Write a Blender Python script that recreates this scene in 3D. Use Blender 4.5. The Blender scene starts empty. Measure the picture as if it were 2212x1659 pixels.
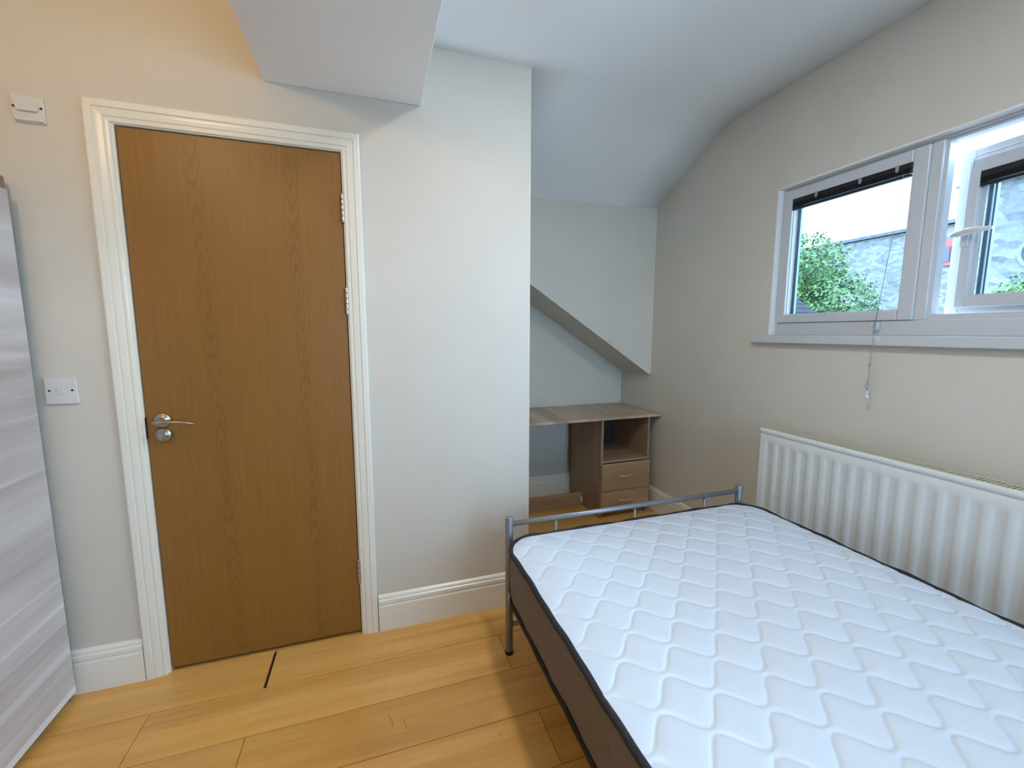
import bpy, bmesh, math, random
import numpy as np
from mathutils import Vector, Matrix

random.seed(7); rng = np.random.default_rng(7)
scene = bpy.context.scene
COL = scene.collection
PI = math.pi

# ------------------------------------------------------------------ camera
CAM_H = 1.308
yaw, pitch, roll, FPX = .3148, -.1217, .0011, 913.84
fw = Vector((math.sin(yaw)*math.cos(pitch), math.cos(yaw)*math.cos(pitch), math.sin(pitch)))
rt = Vector((math.cos(yaw), -math.sin(yaw), 0)); up = rt.cross(fw)
rt, up = rt*math.cos(roll)+up*math.sin(roll), up*math.cos(roll)-rt*math.sin(roll)
cam_data = bpy.data.cameras.new('camera'); cam = bpy.data.objects.new('camera', cam_data); COL.objects.link(cam)
cam.matrix_world = Matrix(((rt.x, up.x, -fw.x, 0), (rt.y, up.y, -fw.y, 0), (rt.z, up.z, -fw.z, CAM_H), (0, 0, 0, 1)))
cam_data.sensor_fit = 'HORIZONTAL'; cam_data.sensor_width = 36; cam_data.lens = FPX/2212*36
cam_data.clip_start = .02; cam_data.clip_end = 300
scene.camera = cam

# ------------------------------------------------------------------ light
SKY_COL, SKY_STR = (.45, .70, 1.0), 13.0
PANEL_COL, PANEL_W = (.95, .97, 1.0), 11.0
FILL_BULB_COL, FILL_BULB_W = (1.0, .72, .38), 11.5
wd = bpy.data.worlds.new('overcast_sky'); scene.world = wd; wd.use_nodes = True
bg = wd.node_tree.nodes['Background']; bg.inputs[0].default_value = (*SKY_COL, 1); bg.inputs[1].default_value = SKY_STR
PANEL_AT, FILL_BULB_AT = (.62, .70, 2.462), (-.85, .60, 2.30)
pl_ = bpy.data.lights.new('ceiling_panel_light', 'AREA'); pl_.shape = 'RECTANGLE'; pl_.size = .14; pl_.size_y = .40; pl_.color = PANEL_COL; pl_.energy = PANEL_W
po_ = bpy.data.objects.new('ceiling_panel_light', pl_); COL.objects.link(po_); po_.location = PANEL_AT
bl_ = bpy.data.lights.new('added_fill_bulb', 'POINT'); bl_.color = FILL_BULB_COL; bl_.energy = FILL_BULB_W; bl_.shadow_soft_size = .04  # unseen bulb added to warm the wall left of the beam
bo_ = bpy.data.objects.new('added_fill_bulb', bl_); COL.objects.link(bo_); bo_.location = FILL_BULB_AT
vs = scene.view_settings
vs.view_transform = 'Standard'; vs.look = 'None'; vs.exposure = 0.4; vs.gamma = 1.0; vs.use_curve_mapping = False

# ------------------------------------------------------------------ dimensions (metres)
D, W = 1.826, 1.947            # door wall plane y, window wall plane x
XC = .680                      # right edge of the door wall where the alcove opens
DB, D2 = 2.655, 3.047          # alcove: bulkhead face, back wall
XL, YN = -1.72, -2.2           # left wall, near wall
ZC = 2.487                     # ceiling

# ------------------------------------------------------------------ materials
def srgb(r, g, b):
    f = lambda c: (c/255/12.92) if c/255 <= .04045 else ((c/255+.055)/1.055)**2.4
    return (f(r), f(g), f(b), 1)
def new_mat(name):
    m = bpy.data.materials.new(name); m.use_nodes = True
    nt = m.node_tree; return m, nt, nt.nodes['Principled BSDF']
def N(nt, t, **kw):
    n = nt.nodes.new(t)
    for k, v in kw.items(): setattr(n, k, v)
    return n
def noise(nt, vec, scale, detail=4, rough=.55, dist=0):
    n = N(nt, 'ShaderNodeTexNoise'); n.inputs['Scale'].default_value = scale; n.inputs['Detail'].default_value = detail
    n.inputs['Roughness'].default_value = rough; n.inputs['Distortion'].default_value = dist
    if vec: nt.links.new(vec, n.inputs['Vector'])
    return n.outputs['Fac']
def mapping(nt, vec, scale=(1, 1, 1), loc=(0, 0, 0), rot=(0, 0, 0)):
    n = N(nt, 'ShaderNodeMapping'); n.inputs['Scale'].default_value = scale; n.inputs['Location'].default_value = loc
    n.inputs['Rotation'].default_value = rot; nt.links.new(vec, n.inputs['Vector']); return n.outputs['Vector']
def ramp(nt, fac, stops):
    n = N(nt, 'ShaderNodeValToRGB'); e = n.color_ramp.elements
    while len(e) < len(stops): e.new(.5)
    for el, (p, c) in zip(e, stops): el.position = p; el.color = c if len(c) == 4 else (*c, 1)
    nt.links.new(fac, n.inputs['Fac']); return n.outputs['Color']
def math_(nt, op, a, b=None, c=None):
    n = N(nt, 'ShaderNodeMath', operation=op)
    for i, v in enumerate((a, b, c)):
        if v is None: continue
        if isinstance(v, (int, float)): n.inputs[i].default_value = v
        else: nt.links.new(v, n.inputs[i])
    return n.outputs[0]
def mix(nt, fac, a, b, mode='MIX'):
    n = N(nt, 'ShaderNodeMix', data_type='RGBA', blend_type=mode)
    if isinstance(fac, (int, float)): n.inputs['Factor'].default_value = fac
    else: nt.links.new(fac, n.inputs['Factor'])
    for i, v in ((6, a), (7, b)):
        if isinstance(v, tuple): n.inputs[i].default_value = v
        else: nt.links.new(v, n.inputs[i])
    return n.outputs[2]
def bump(nt, bsdf, h, strength=.2, dist=.01):
    n = N(nt, 'ShaderNodeBump'); n.inputs['Strength'].default_value = strength; n.inputs['Distance'].default_value = dist
    nt.links.new(h, n.inputs['Height']); nt.links.new(n.outputs['Normal'], bsdf.inputs['Normal'])
def objco(nt): return N(nt, 'ShaderNodeTexCoord').outputs['Object']

def plain(name, col, rough=.5, metal=0, bumpscale=0, bstr=.05, var=.0, coat=0):
    m, nt, b = new_mat(name)
    b.inputs['Base Color'].default_value = col; b.inputs['Roughness'].default_value = rough; b.inputs['Metallic'].default_value = metal
    b.inputs['Coat Weight'].default_value = coat
    if var:
        f = noise(nt, objco(nt), 3.0, 3)
        c2 = tuple(min(1, x*(1+var)) for x in col[:3])+(1,); c1 = tuple(x*(1-var) for x in col[:3])+(1,)
        nt.links.new(ramp(nt, f, [(.3, c1), (.7, c2)]), b.inputs['Base Color'])
    if bumpscale: bump(nt, b, noise(nt, objco(nt), bumpscale, 3), bstr, .004)
    return m

M = {}
M['wall'] = plain('cream_emulsion', (.66, .605, .52, 1), .62, 0, 55, .06, .02)
M['ceiling'] = plain('white_emulsion', (.93, .93, .93, 1), .7, 0, 40, .05, .015)
M['gloss'] = plain('cream_gloss_paint', (.82, .78, .68, 1), .28)
M['upvc'] = plain('white_upvc', (.58, .59, .61, 1), .3)
M['reveal'] = plain('white_reveal_paint', (.80, .80, .78, 1), .5)
M['plastic'] = plain('white_plastic', (.68, .66, .63, 1), .35)
M['clear_plastic'] = plain('pale_clear_plastic', (.6, .66, .70, 1), .2)
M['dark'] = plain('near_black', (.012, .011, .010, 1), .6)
M['steel'] = plain('brushed_steel', (.50, .47, .43, 1), .33, 1, 200, .03)
M['handle_nickel'] = plain('satin_nickel', (.46, .42, .35, 1), .30, 1)
M['bed_metal'] = plain('silver_grey_powder_coat', (.27, .285, .31, 1), .38, .65)
M['rail_dark'] = plain('black_steel', (.02, .02, .022, 1), .5, .3)
M['radiator'] = plain('white_radiator_enamel', (.74, .75, .73, 1), .3, 0, 12, .03)
M['grille'] = plain('aged_cream_enamel', (.60, .55, .42, 1), .5)
M['blind'] = plain('black_aluminium', (.018, .018, .022, 1), .35, .3)
M['cord'] = plain('grey_cord', (.30, .30, .29, 1), .8)
M['piping'] = plain('black_tape', (.014, .014, .018, 1), .75, 0, 400, .4)
M['brass'] = plain('champagne_metal', (.72, .62, .46, 1), .38, .5)
M['spacer'] = plain('pane_spacer', (.07, .12, .17, 1), .4, 0)
M['trunk'] = plain('bark', (.10, .075, .05, 1), .9, 0, 12, .6, .3)
M['ground'] = plain('yard_ground', (.5, .49, .47, 1), .95, 0, 1.5, .3, .3)  # unseen yard, made pale to bounce daylight up to the ceiling
M['slate'] = plain('slate', (.05, .053, .06, 1), .8, 0, 6, .4, .25)
M['rooftile'] = plain('grey_concrete_tile', (.020, .021, .024, 1), .95, 0, 9, .4, .2)
M['rooftile'].node_tree.nodes['Principled BSDF'].inputs['Specular IOR Level'].default_value = .1
M['red_paint'] = plain('red_paint', (.16, .025, .022, 1), .5)
M['white_paint'] = plain('white_exterior_paint', (.10, .105, .11, 1), .6)
M['winglass_dark'] = plain('far_window_glass', (.04, .05, .065, 1), .75)

def glass():
    m, nt, b = new_mat('window_glass'); nt.nodes.remove(b); out = nt.nodes['Material Output']
    t = N(nt, 'ShaderNodeBsdfTransparent'); t.inputs[0].default_value = (.93, .97, .98, 1)
    g = N(nt, 'ShaderNodeBsdfGlossy'); g.inputs['Roughness'].default_value = .02
    fr = N(nt, 'ShaderNodeFresnel'); fr.inputs['IOR'].default_value = 1.45
    mx = N(nt, 'ShaderNodeMixShader'); nt.links.new(fr.outputs[0], mx.inputs[0]); nt.links.new(t.outputs[0], mx.inputs[1]); nt.links.new(g.outputs[0], mx.inputs[2])
    nt.links.new(mx.outputs[0], out.inputs[0]); return m
M['glass'] = glass()

def oak_door():
    m, nt, b = new_mat('oak_veneer'); co = objco(nt)
    sep = N(nt, 'ShaderNodeSeparateXYZ'); nt.links.new(co, sep.inputs[0]); x, z = sep.outputs['X'], sep.outputs['Z']
    fine = noise(nt, mapping(nt, co, (70, 70, 2.2)), 1.5, 5, .6)
    broad = noise(nt, mapping(nt, co, (7, 7, .5)), 1.2, 3)
    base = ramp(nt, fine, [(.25, srgb(134, 91, 37)), (.75, srgb(151, 105, 46))])
    base = mix(nt, math_(nt, 'MULTIPLY', broad, .45), base, srgb(127, 85, 33))
    wob = noise(nt, mapping(nt, co, (14, 14, 3)), 1.0, 2)
    tot = None
    for x0, tilt, z0, per in ((-.565, -.02, .85, .62), (-.262, -.012, .88, .545)):
        # centre line leans slightly, nested long eyes repeat up the leaf
        cx = math_(nt, 'ADD', math_(nt, 'MULTIPLY', math_(nt, 'SUBTRACT', z, 1.0), tilt), x0)
        cx = math_(nt, 'ADD', cx, math_(nt, 'MULTIPLY', math_(nt, 'SUBTRACT', wob, .5), .03))
        dx = math_(nt, 'SUBTRACT', x, cx)
        dz = math_(nt, 'SUBTRACT', math_(nt, 'FRACT', math_(nt, 'DIVIDE', math_(nt, 'SUBTRACT', z, z0-per/2), per)), .5)
        r = math_(nt, 'SQRT', math_(nt, 'ADD', math_(nt, 'POWER', math_(nt, 'DIVIDE', math_(nt, 'ABSOLUTE', dx), .0085), 2),
                                     math_(nt, 'POWER', math_(nt, 'MULTIPLY', math_(nt, 'ABSOLUTE', dz), per/.060), 2)))
        r = math_(nt, 'ADD', r, math_(nt, 'MULTIPLY', wob, 1.6))
        s = math_(nt, 'SINE', math_(nt, 'MULTIPLY', r, 5.2))
        s = math_(nt, 'POWER', math_(nt, 'MULTIPLY', math_(nt, 'ADD', s, 1), .5), 2.0)
        fall = N(nt, 'ShaderNodeMapRange'); fall.interpolation_type = 'SMOOTHSTEP'
        nt.links.new(math_(nt, 'ABSOLUTE', dx), fall.inputs[0]); fall.inputs[1].default_value = .010; fall.inputs[2].default_value = .036
        fall.inputs[3].default_value = 1; fall.inputs[4].default_value = 0
        v = math_(nt, 'MULTIPLY', s, fall.outputs[0])
        tot = v if tot is None else math_(nt, 'ADD', tot, v)
    col = mix(nt, math_(nt, 'MULTIPLY', tot, .36), base, srgb(108, 70, 26))
    nt.links.new(col, b.inputs['Base Color']); b.inputs['Roughness'].default_value = .42
    bump(nt, b, fine, .04, .002); return m
M['oak'] = oak_door()

def wood(name, dark, mid, light, axis, streak, rough=.4, per_object=True, strips=False, freq=1.0):
    """board wood; grain runs along `axis` of the object's own coordinates"""
    m, nt, b = new_mat(name); co = objco(nt)
    if per_object:
        rnd = N(nt, 'ShaderNodeObjectInfo').outputs['Random']
        cmb = N(nt, 'ShaderNodeCombineXYZ')
        for i in range(3): nt.links.new(math_(nt, 'MULTIPLY', rnd, 13.7+7*i), cmb.inputs[i])
        ad = N(nt, 'ShaderNodeVectorMath', operation='ADD'); nt.links.new(co, ad.inputs[0]); nt.links.new(cmb.outputs[0], ad.inputs[1]); gco = ad.outputs[0]
    else: gco = co
    s = [26*freq]*3; s[axis] = 1.5*freq
    g1 = noise(nt, mapping(nt, gco, tuple(s)), 1.0, 6, .62, .6)
    s2 = [7.5*freq]*3; s2[axis] = .9*freq
    g2 = noise(nt, mapping(nt, gco, tuple(s2)), 1.0, 3, .5, .9)
    c = ramp(nt, g2, [(.28, dark), (.5, mid), (.72, light)])
    c2 = ramp(nt, g1, [(.25, dark), (.55, mid), (.8, light)])
    c = mix(nt, .5, c, c2)
    if streak:
        s3 = [15*freq]*3; s3[axis] = .35*freq
        g3 = noise(nt, mapping(nt, gco, tuple(s3), (3, 5, 7)), 1.0, 4, .6, .3)
        c = mix(nt, ramp(nt, g3, [(.60, (0, 0, 0)), (.68, (streak,)*3)]), c, light)
    if strips:
        br = N(nt, 'ShaderNodeTexBrick'); br.offset = .37; br.inputs['Scale'].default_value = 1; br.inputs['Mortar Size'].default_value = 0.0006
        br.inputs['Brick Width'].default_value = .43; br.inputs['Row Height'].default_value = .066; br.inputs['Bias'].default_value = 0
        br.inputs['Color1'].default_value = (.91, .90, .88, 1); br.inputs['Color2'].default_value = (1.03, 1.03, 1.03, 1); br.inputs['Mortar'].default_value = (.84, .80, .74, 1)
        nt.links.new(gco, br.inputs['Vector']); c = mix(nt, .8, c, br.outputs['Color'], 'MULTIPLY')
    if per_object:
        v = N(nt, 'ShaderNodeMapRange'); nt.links.new(rnd, v.inputs[0]); v.inputs[3].default_value = .93; v.inputs[4].default_value = 1.05
        cm = N(nt, 'ShaderNodeCombineColor')
        for i in range(3): nt.links.new(v.outputs[0], cm.inputs[i])
        c = mix(nt, 1.0, c, cm.outputs[0], 'MULTIPLY')
    nt.links.new(c, b.inputs['Base Color']); b.inputs['Roughness'].default_value = rough
    bump(nt, b, g1, .05, .002); return m
M['plank'] = wood('oak_laminate', srgb(192, 136, 68), srgb(222, 168, 90), srgb(236, 192, 118), 0, .25, .34, True, True)
M['wardrobe'] = wood('washed_grey_oak', srgb(168, 152, 144), srgb(208, 197, 191), srgb(246, 243, 240), 1, .95, .42, True, False, .5)
M['carcass'] = wood('brown_board', srgb(120, 98, 80), srgb(138, 114, 94), srgb(150, 128, 108), 1, .2, .5)
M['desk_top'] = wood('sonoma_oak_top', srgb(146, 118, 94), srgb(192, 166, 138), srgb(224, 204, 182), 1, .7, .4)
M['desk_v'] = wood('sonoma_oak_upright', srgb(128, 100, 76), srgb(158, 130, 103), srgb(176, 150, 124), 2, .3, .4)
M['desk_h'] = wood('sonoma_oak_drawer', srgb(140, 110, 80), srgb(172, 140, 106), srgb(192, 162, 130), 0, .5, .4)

def mattress_top():
    m, nt, b = new_mat('white_knit_ticking'); co = objco(nt)
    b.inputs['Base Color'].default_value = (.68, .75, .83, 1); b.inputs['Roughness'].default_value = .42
    b.inputs['Coat Weight'].default_value = .22; b.inputs['Coat Roughness'].default_value = .28
    b.inputs['Sheen Weight'].default_value = .15
    h = math_(nt, 'ADD', noise(nt, co, 650, 2), math_(nt, 'MULTIPLY', noise(nt, co, 30, 3), 1.3))
    bump(nt, b, h, .16, .0025); return m
M['dark_back'] = plain('cubby_shade_brown', (.035, .024, .017, 1), .8)  # desk back darkened, the cubby's inner shade put into its colour
M['scuff'] = plain('brown_scuff', (.16, .09, .04, 1), .7)
M['ticking'] = mattress_top()
def side_fabric():
    m, nt, b = new_mat('taupe_border_fabric'); co = objco(nt)
    f = noise(nt, mapping(nt, co, (35, 35, 260)), 1.0, 3)
    nt.links.new(ramp(nt, f, [(.3, srgb(98, 88, 81)), (.7, srgb(119, 108, 100))]), b.inputs['Base Color'])
    b.inputs['Roughness'].default_value = .7; bump(nt, b, f, .2, .002); return m
M['border'] = side_fabric()
def stone():
    m, nt, b = new_mat('rubble_stone'); co = objco(nt)
    v = N(nt, 'ShaderNodeTexVoronoi'); v.inputs['Scale'].default_value = 3.4; nt.links.new(mapping(nt, co, (1, 1, 1.8)), v.inputs['Vector'])
    n = noise(nt, co, 9, 5, .65)
    c = ramp(nt, math_(nt, 'ADD', math_(nt, 'MULTIPLY', v.outputs['Color'], .5), math_(nt, 'MULTIPLY', n, .5)), [(.2, srgb(66, 66, 68)), (.5, srgb(92, 91, 90)), (.8, srgb(116, 114, 110))])
    nt.links.new(c, b.inputs['Base Color']); b.inputs['Roughness'].default_value = .9
    bump(nt, b, math_(nt, 'ADD', v.outputs['Distance'], n), .5, .03); return m
M['stone'] = stone()
def leaves():
    m, nt, b = new_mat('leaf_green'); co = objco(nt)
    f = noise(nt, co, .9, 3); g = noise(nt, co, 7, 2)
    c = ramp(nt, math_(nt, 'ADD', math_(nt, 'MULTIPLY', f, .6), math_(nt, 'MULTIPLY', g, .4)), [(.3, srgb(38, 66, 34)), (.5, srgb(62, 94, 42)), (.66, srgb(92, 112, 50)), (.8, srgb(124, 116, 62))])
    nt.links.new(c, b.inputs['Base Color']); b.inputs['Roughness'].default_value = .55
    b.inputs['Transmission Weight'].default_value = 0; return m
M['leaf'] = leaves()

# ------------------------------------------------------------------ geometry helpers
def tag(o, label=None, cat=None, group=None, kind=None):
    for k, v in (('label', label), ('category', cat), ('group', group), ('kind', kind)):
        if v: o[k] = v
    return o
def link(name, me, mat, parent=None, loc=(0, 0, 0), rot=(0, 0, 0)):
    if mat is not None and not me.materials: me.materials.append(M[mat] if isinstance(mat, str) else mat)
    o = bpy.data.objects.new(name, me); COL.objects.link(o); o.location = loc; o.rotation_euler = rot
    if parent: o.parent = parent
    return o
def empty(name, loc=(0, 0, 0), rz=0):
    o = bpy.data.objects.new(name, None); COL.objects.link(o); o.location = loc; o.rotation_euler = (0, 0, rz); o.empty_display_size = .1; return o
class MB:
    def __init__(s): s.v = []; s.f = []; s.smooth = []
    def add(s, vs, fs, smooth=False):
        k = len(s.v); s.v += [tuple(map(float, p)) for p in vs]; s.f += [tuple(i+k for i in f) for f in fs]; s.smooth += [smooth]*len(fs); return s
    def box(s, a, b):
        (x0, y0, z0), (x1, y1, z1) = a, b
        x0, x1 = sorted((x0, x1)); y0, y1 = sorted((y0, y1)); z0, z1 = sorted((z0, z1))
        return s.add([(x0, y0, z0), (x1, y0, z0), (x1, y1, z0), (x0, y1, z0), (x0, y0, z1), (x1, y0, z1), (x1, y1, z1), (x0, y1, z1)],
                     [(0, 3, 2, 1), (4, 5, 6, 7), (0, 1, 5, 4), (1, 2, 6, 5), (2, 3, 7, 6), (3, 0, 4, 7)])
    def prism(s, pts, axis, a, b):
        """closed 2D outline extruded along axis (0:x -> pts are (y,z); 1:y -> (x,z); 2:z -> (x,y))"""
        def P(p, t): return {0: (t, p[0], p[1]), 1: (p[0], t, p[1]), 2: (p[0], p[1], t)}[axis]
        n = len(pts); vs = [P(p, a) for p in pts]+[P(p, b) for p in pts]
        fs = [tuple(range(n-1, -1, -1)), tuple(range(n, 2*n))]+[(i, (i+1) % n, n+(i+1) % n, n+i) for i in range(n)]
        return s.add(vs, fs)
    def tube(s, path, r, n=10, closed=False, caps=True, flat=1.0):
        P = [Vector(p) for p in path]; R = r if isinstance(r, (list, tuple)) else [r]*len(P)
        k = len(P); vs = []; prev = None
        for i in range(k):
            if closed: t = P[(i+1) % k]-P[i-1]
            else: t = P[min(i+1, k-1)]-P[max(i-1, 0)]
            t.normalize()
            if prev is None:
                a = Vector((0, 0, 1)) if abs(t.z) < .9 else Vector((1, 0, 0)); u = t.cross(a).normalized()
            else: u = (prev-t*prev.dot(t)).normalized()
            prev = u; w = t.cross(u)
            for j in range(n):
                q = 2*PI*j/n; vs.append(P[i]+u*math.cos(q)*R[i]+w*math.sin(q)*R[i]*flat)
        fs = []
        for i in range(k if closed else k-1):
            for j in range(n):
                a, b_ = i*n+j, i*n+(j+1) % n; c, d = ((i+1) % k)*n+(j+1) % n, ((i+1) % k)*n+j
                fs.append((a, b_, c, d))
        s.add(vs, fs, True)
        if caps and not closed:
            m = len(s.v)-len(vs)
            s.f.append(tuple(m+j for j in range(n-1, -1, -1))); s.f.append(tuple(m+(k-1)*n+j for j in range(n))); s.smooth += [False, False]
        return s
    def lathe(s, prof, c, axis=2, n=24, loop=False):
        """profile [(radius, height)] turned about an axis through c"""
        vs = []; k = len(prof)
        for r, h in prof:
            for j in range(n):
                q = 2*PI*j/n; a, b_ = r*math.cos(q), r*math.sin(q)
                o = {2: (a, b_, h), 1: (a, h, b_), 0: (h, a, b_)}[axis]; vs.append((c[0]+o[0], c[1]+o[1], c[2]+o[2]))
        fs = [(i*n+j, i*n+(j+1) % n, (i+1)*n+(j+1) % n, (i+1)*n+j) for i in range(k-1) for j in range(n)]
        if loop: fs += [((k-1)*n+j, (k-1)*n+(j+1) % n, (j+1) % n, j) for j in range(n)]
        s.add(vs, fs, not loop)
        if loop: return s
        m = len(s.v)-len(vs); s.f += [tuple(m+j for j in range(n-1, -1, -1)), tuple(m+(k-1)*n+j for j in range(n))]; s.smooth += [False, False]
        return s
    def sweep(s, prof, p0, p1, U, T, m0=0, m1=0):
        """profile (u,t) swept from p0 to p1; U,T are world directions; m0/m1 shear the ends by u (mitres)"""
        p0, p1, U, T = Vector(p0), Vector(p1), Vector(U), Vector(T); d = (p1-p0).normalized(); n = len(prof)
        vs = [p0+U*u+T*t+d*(m0*u) for u, t in prof]+[p1+U*u+T*t+d*(m1*u) for u, t in prof]
        fs = [tuple(range(n)), tuple(range(2*n-1, n-1, -1))]+[(i, n+i, n+(i+1) % n, (i+1) % n) for i in range(n)]
        return s.add(vs, fs)
    def mesh(s, name, fix=True):
        me = bpy.data.meshes.new(name); me.from_pydata(s.v, [], s.f)
        me.polygons.foreach_set('use_smooth', s.smooth)
        if fix:
            b = bmesh.new(); b.from_mesh(me); bmesh.ops.recalc_face_normals(b, faces=b.faces); b.to_mesh(me); b.free()
        me.update(); return me
    def build(s, name, mat, parent=None, loc=(0, 0, 0), rot=(0, 0, 0), bevel=0, seg=2):
        o = link(name, s.mesh(name), mat, parent, loc, rot)
        if bevel:
            md = o.modifiers.new('bevel', 'BEVEL'); md.width = bevel; md.segments = seg; md.limit_method = 'ANGLE'; md.angle_limit = .6
        return o
def ring(cx, cy, r, n=24): return [(cx+r*math.cos(2*PI*i/n), cy+r*math.sin(2*PI*i/n)) for i in range(n)]
def struct(o, label, cat): return tag(o, label, cat, None, 'structure')
def pchip(xs, ys, x):
    xs, ys = np.array(xs), np.array(ys); h = np.diff(xs); d = np.diff(ys)/h; m = np.zeros(len(xs))
    for i in range(1, len(xs)-1): m[i] = 0 if d[i-1]*d[i] <= 0 else 2*d[i-1]*d[i]/(d[i-1]+d[i])
    m[-1] = d[-1]; i = np.clip(np.searchsorted(xs, x)-1, 0, len(h)-1); t = (x-xs[i])/h[i]
    return ys[i]*(2*t**3-3*t**2+1)+h[i]*m[i]*(t**3-2*t**2+t)+ys[i+1]*(3*t**2-2*t**3)+h[i]*m[i+1]*(t**3-t**2)

# ================================================================== SETTING
# ---- floor: sub-base and oak laminate planks
fl = MB().box((XL-.2, YN-.2, -.12), (W+.05, D2+.2, -.011)).build('floor', 'dark')
struct(fl, 'oak laminate plank floor with yellow brown three-strip boards', 'floor')
PW, PL = .198, 1.25
pk = MB().box((0, 0, -.011), (PL-.0022, PW-.0022, 0)); pk_me = pk.mesh('plank'); pk_me.materials.append(M['plank'])
pk_gap = MB().box((0, 0, -.011), (PL-.011, PW-.0014, 0)).mesh('plank_short'); pk_gap.materials.append(M['plank'])
known = {0: -.425, 1: -.78, 2: -.443, 3: .50}          # end joints read off the photo, per row from the door wall
for row in range(-7, 21):
    ytop = 1.830-row*PW; y0 = ytop-PW
    if ytop > D2+.2 or y0 < YN-.2: continue
    j = known.get(row, -.6+random.random()*1.2)
    k = -3
    while True:
        x0 = j+k*PL; k += 1
        if x0 > W+.02: break
        if x0+PL < XL-.1: continue
        if y0 > D+.05 and x0+PL < XC-.05: continue
        o = link('plank', pk_gap if (row == 0 and k == 0) else pk_me, None, fl, (x0, y0, 0))

for pts_ in ([(.001, 1.372), (.012, 1.350), (.014, 1.325)], [(.048, 1.342), (.056, 1.322), (.056, 1.300)], [(.345, 1.195), (.350, 1.180)]):
    MB().tube([(x, y, -.0004) for x, y in pts_], [.0012]*len(pts_), 6, flat=.6).build('scuff_mark', 'scuff', fl)

# ---- door wall
w = MB()
w.box((XL, D+.062, -.02), (XC, D+.2, 2.78))
for a, b in (((XL, D, -.02), (-.815, D+.062, 2.78)), ((-.815, D, 2.013), (-.068, D+.062, 2.78)), ((-.068, D, -.02), (XC, D+.062, 2.78))): w.box(a, b)
struct(w.build('wall_far', 'wall'), 'cream painted wall around the oak door', 'wall')
struct(MB().box((XC-.12, D+.2, -.02), (XC, D2+.1, 2.78)).build('wall_alcove_side', 'wall'), 'cream side wall of the desk alcove behind the door wall corner', 'wall')
# ---- alcove back wall and the stair bulkhead above it
struct(MB().box((XC-.12, D2, -.02), (W+.25, D2+.15, 2.78)).build('wall_alcove_back', 'wall'), 'recessed cream wall behind the desk under the sloping bulkhead', 'wall')
sl = lambda x: 1.618+(x-.995)*(1.005-1.618)/(1.925-.995)
bl = MB().prism([(XC, 2.5), (XC, sl(XC)), (1.930, sl(1.930)), (W, sl(1.930)+.004), (W, 2.5)], 1, DB, D2+.01).build('wall_alcove_bulkhead', 'wall')
struct(bl, 'cream boxed stair bulkhead with diagonal lower edge above the desk', 'wall')
# ---- window wall with opening
WY0, WY1, WZ0, WZ1 = -1.86, 1.686, 1.270, 2.012
w = MB()
w.box((W, YN-.2, -.02), (W+.105, WY0, 2.78)); w.box((W, WY1, -.02), (W+.105, D2+.15, 2.78))
w.box((W, WY0, -.02), (W+.105, WY1, WZ0)); w.box((W, WY0, WZ1), (W+.105, WY1, 2.78))
struct(w.build('wall_right', 'wall'), 'cream painted wall with the white window and the radiator', 'wall')
struct(MB().box((XL-.2, YN-.2, -.02), (XL, D+.2, 2.78)).build('wall_left', 'wall'), 'cream wall on the left behind the wardrobe', 'wall')
NX0, NX1, NZ0, NZ1 = .55, 1.75, .62, 2.15
struct(MB().box((XL, YN-.2, -.02), (NX0, YN, 2.78)).box((NX1, YN-.2, -.02), (W, YN, 2.78)).box((NX0, YN-.2, -.02), (NX1, YN, NZ0)).box((NX0, YN-.2, NZ1), (NX1, YN, 2.78)).build('wall_near', 'wall'), 'cream wall behind the viewer', 'wall')
# ---- ceiling: flat, then coved down towards the alcove back
ys = np.concatenate([np.array([YN, -1, 0, .6, 1.0]), np.linspace(1.2, D, 12), np.linspace(D, DB+.03, 22)[1:]])
xs = np.array([XL, -.2, 0, .2, XC, 1.0, 1.3, 1.6, W])
def zc(x, y):
    if x < -.1: return 2.62
    a = pchip([1.25, 1.55, D, 2.1, 2.4, 2.655, 2.8], [ZC, 2.468, 2.424, 2.335, 2.238, 2.152, 2.10], max(1.25, y)) if y > 1.25 else ZC
    b = pchip([1.75, 1.95, 2.09, 2.19, 2.38, 2.56, 2.67, 2.8], [ZC, 2.484, 2.460, 2.417, 2.315, 2.232, 2.170, 2.10], y) if y > 1.75 else ZC
    t = min(1, max(0, (x-XC)/(W-XC))); return float(a*(1-t)+b*t)
m_ = MB(); nv = len(ys)
vs = [(x, y, zc(x, y)) for x in xs for y in ys]; fs = []
for i in range(len(xs)-1):
    for k in range(nv-1):
        if xs[i+1] <= XC+1e-6 and ys[k] >= D-1e-6: continue
        fs.append((i*nv+k, i*nv+k+1, (i+1)*nv+k+1, (i+1)*nv+k))
m_.add(vs, fs, True); me = m_.mesh('ceiling', False)
ce = link('ceiling', me, 'ceiling'); md = ce.modifiers.new('thick', 'SOLIDIFY'); md.thickness = .06; md.offset = 1 if me.polygons[0].normal.z > 0 else -1
struct(ce, 'white ceiling coved down into the desk alcove', 'ceiling')
struct(MB().box((XL-.2, YN-.2, 2.70), (W+.28, D2+.15, 2.78)).build('ceiling_deck', 'ceiling'), 'white ceiling deck above the coved plaster', 'ceiling')
bm_ = MB().box((-.341, YN, 2.198), (.212, D, 2.66)).build('ceiling_beam', 'ceiling', bevel=.004)
struct(bm_, 'white boxed-in ceiling beam running to the wall above the door', 'beam')

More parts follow.
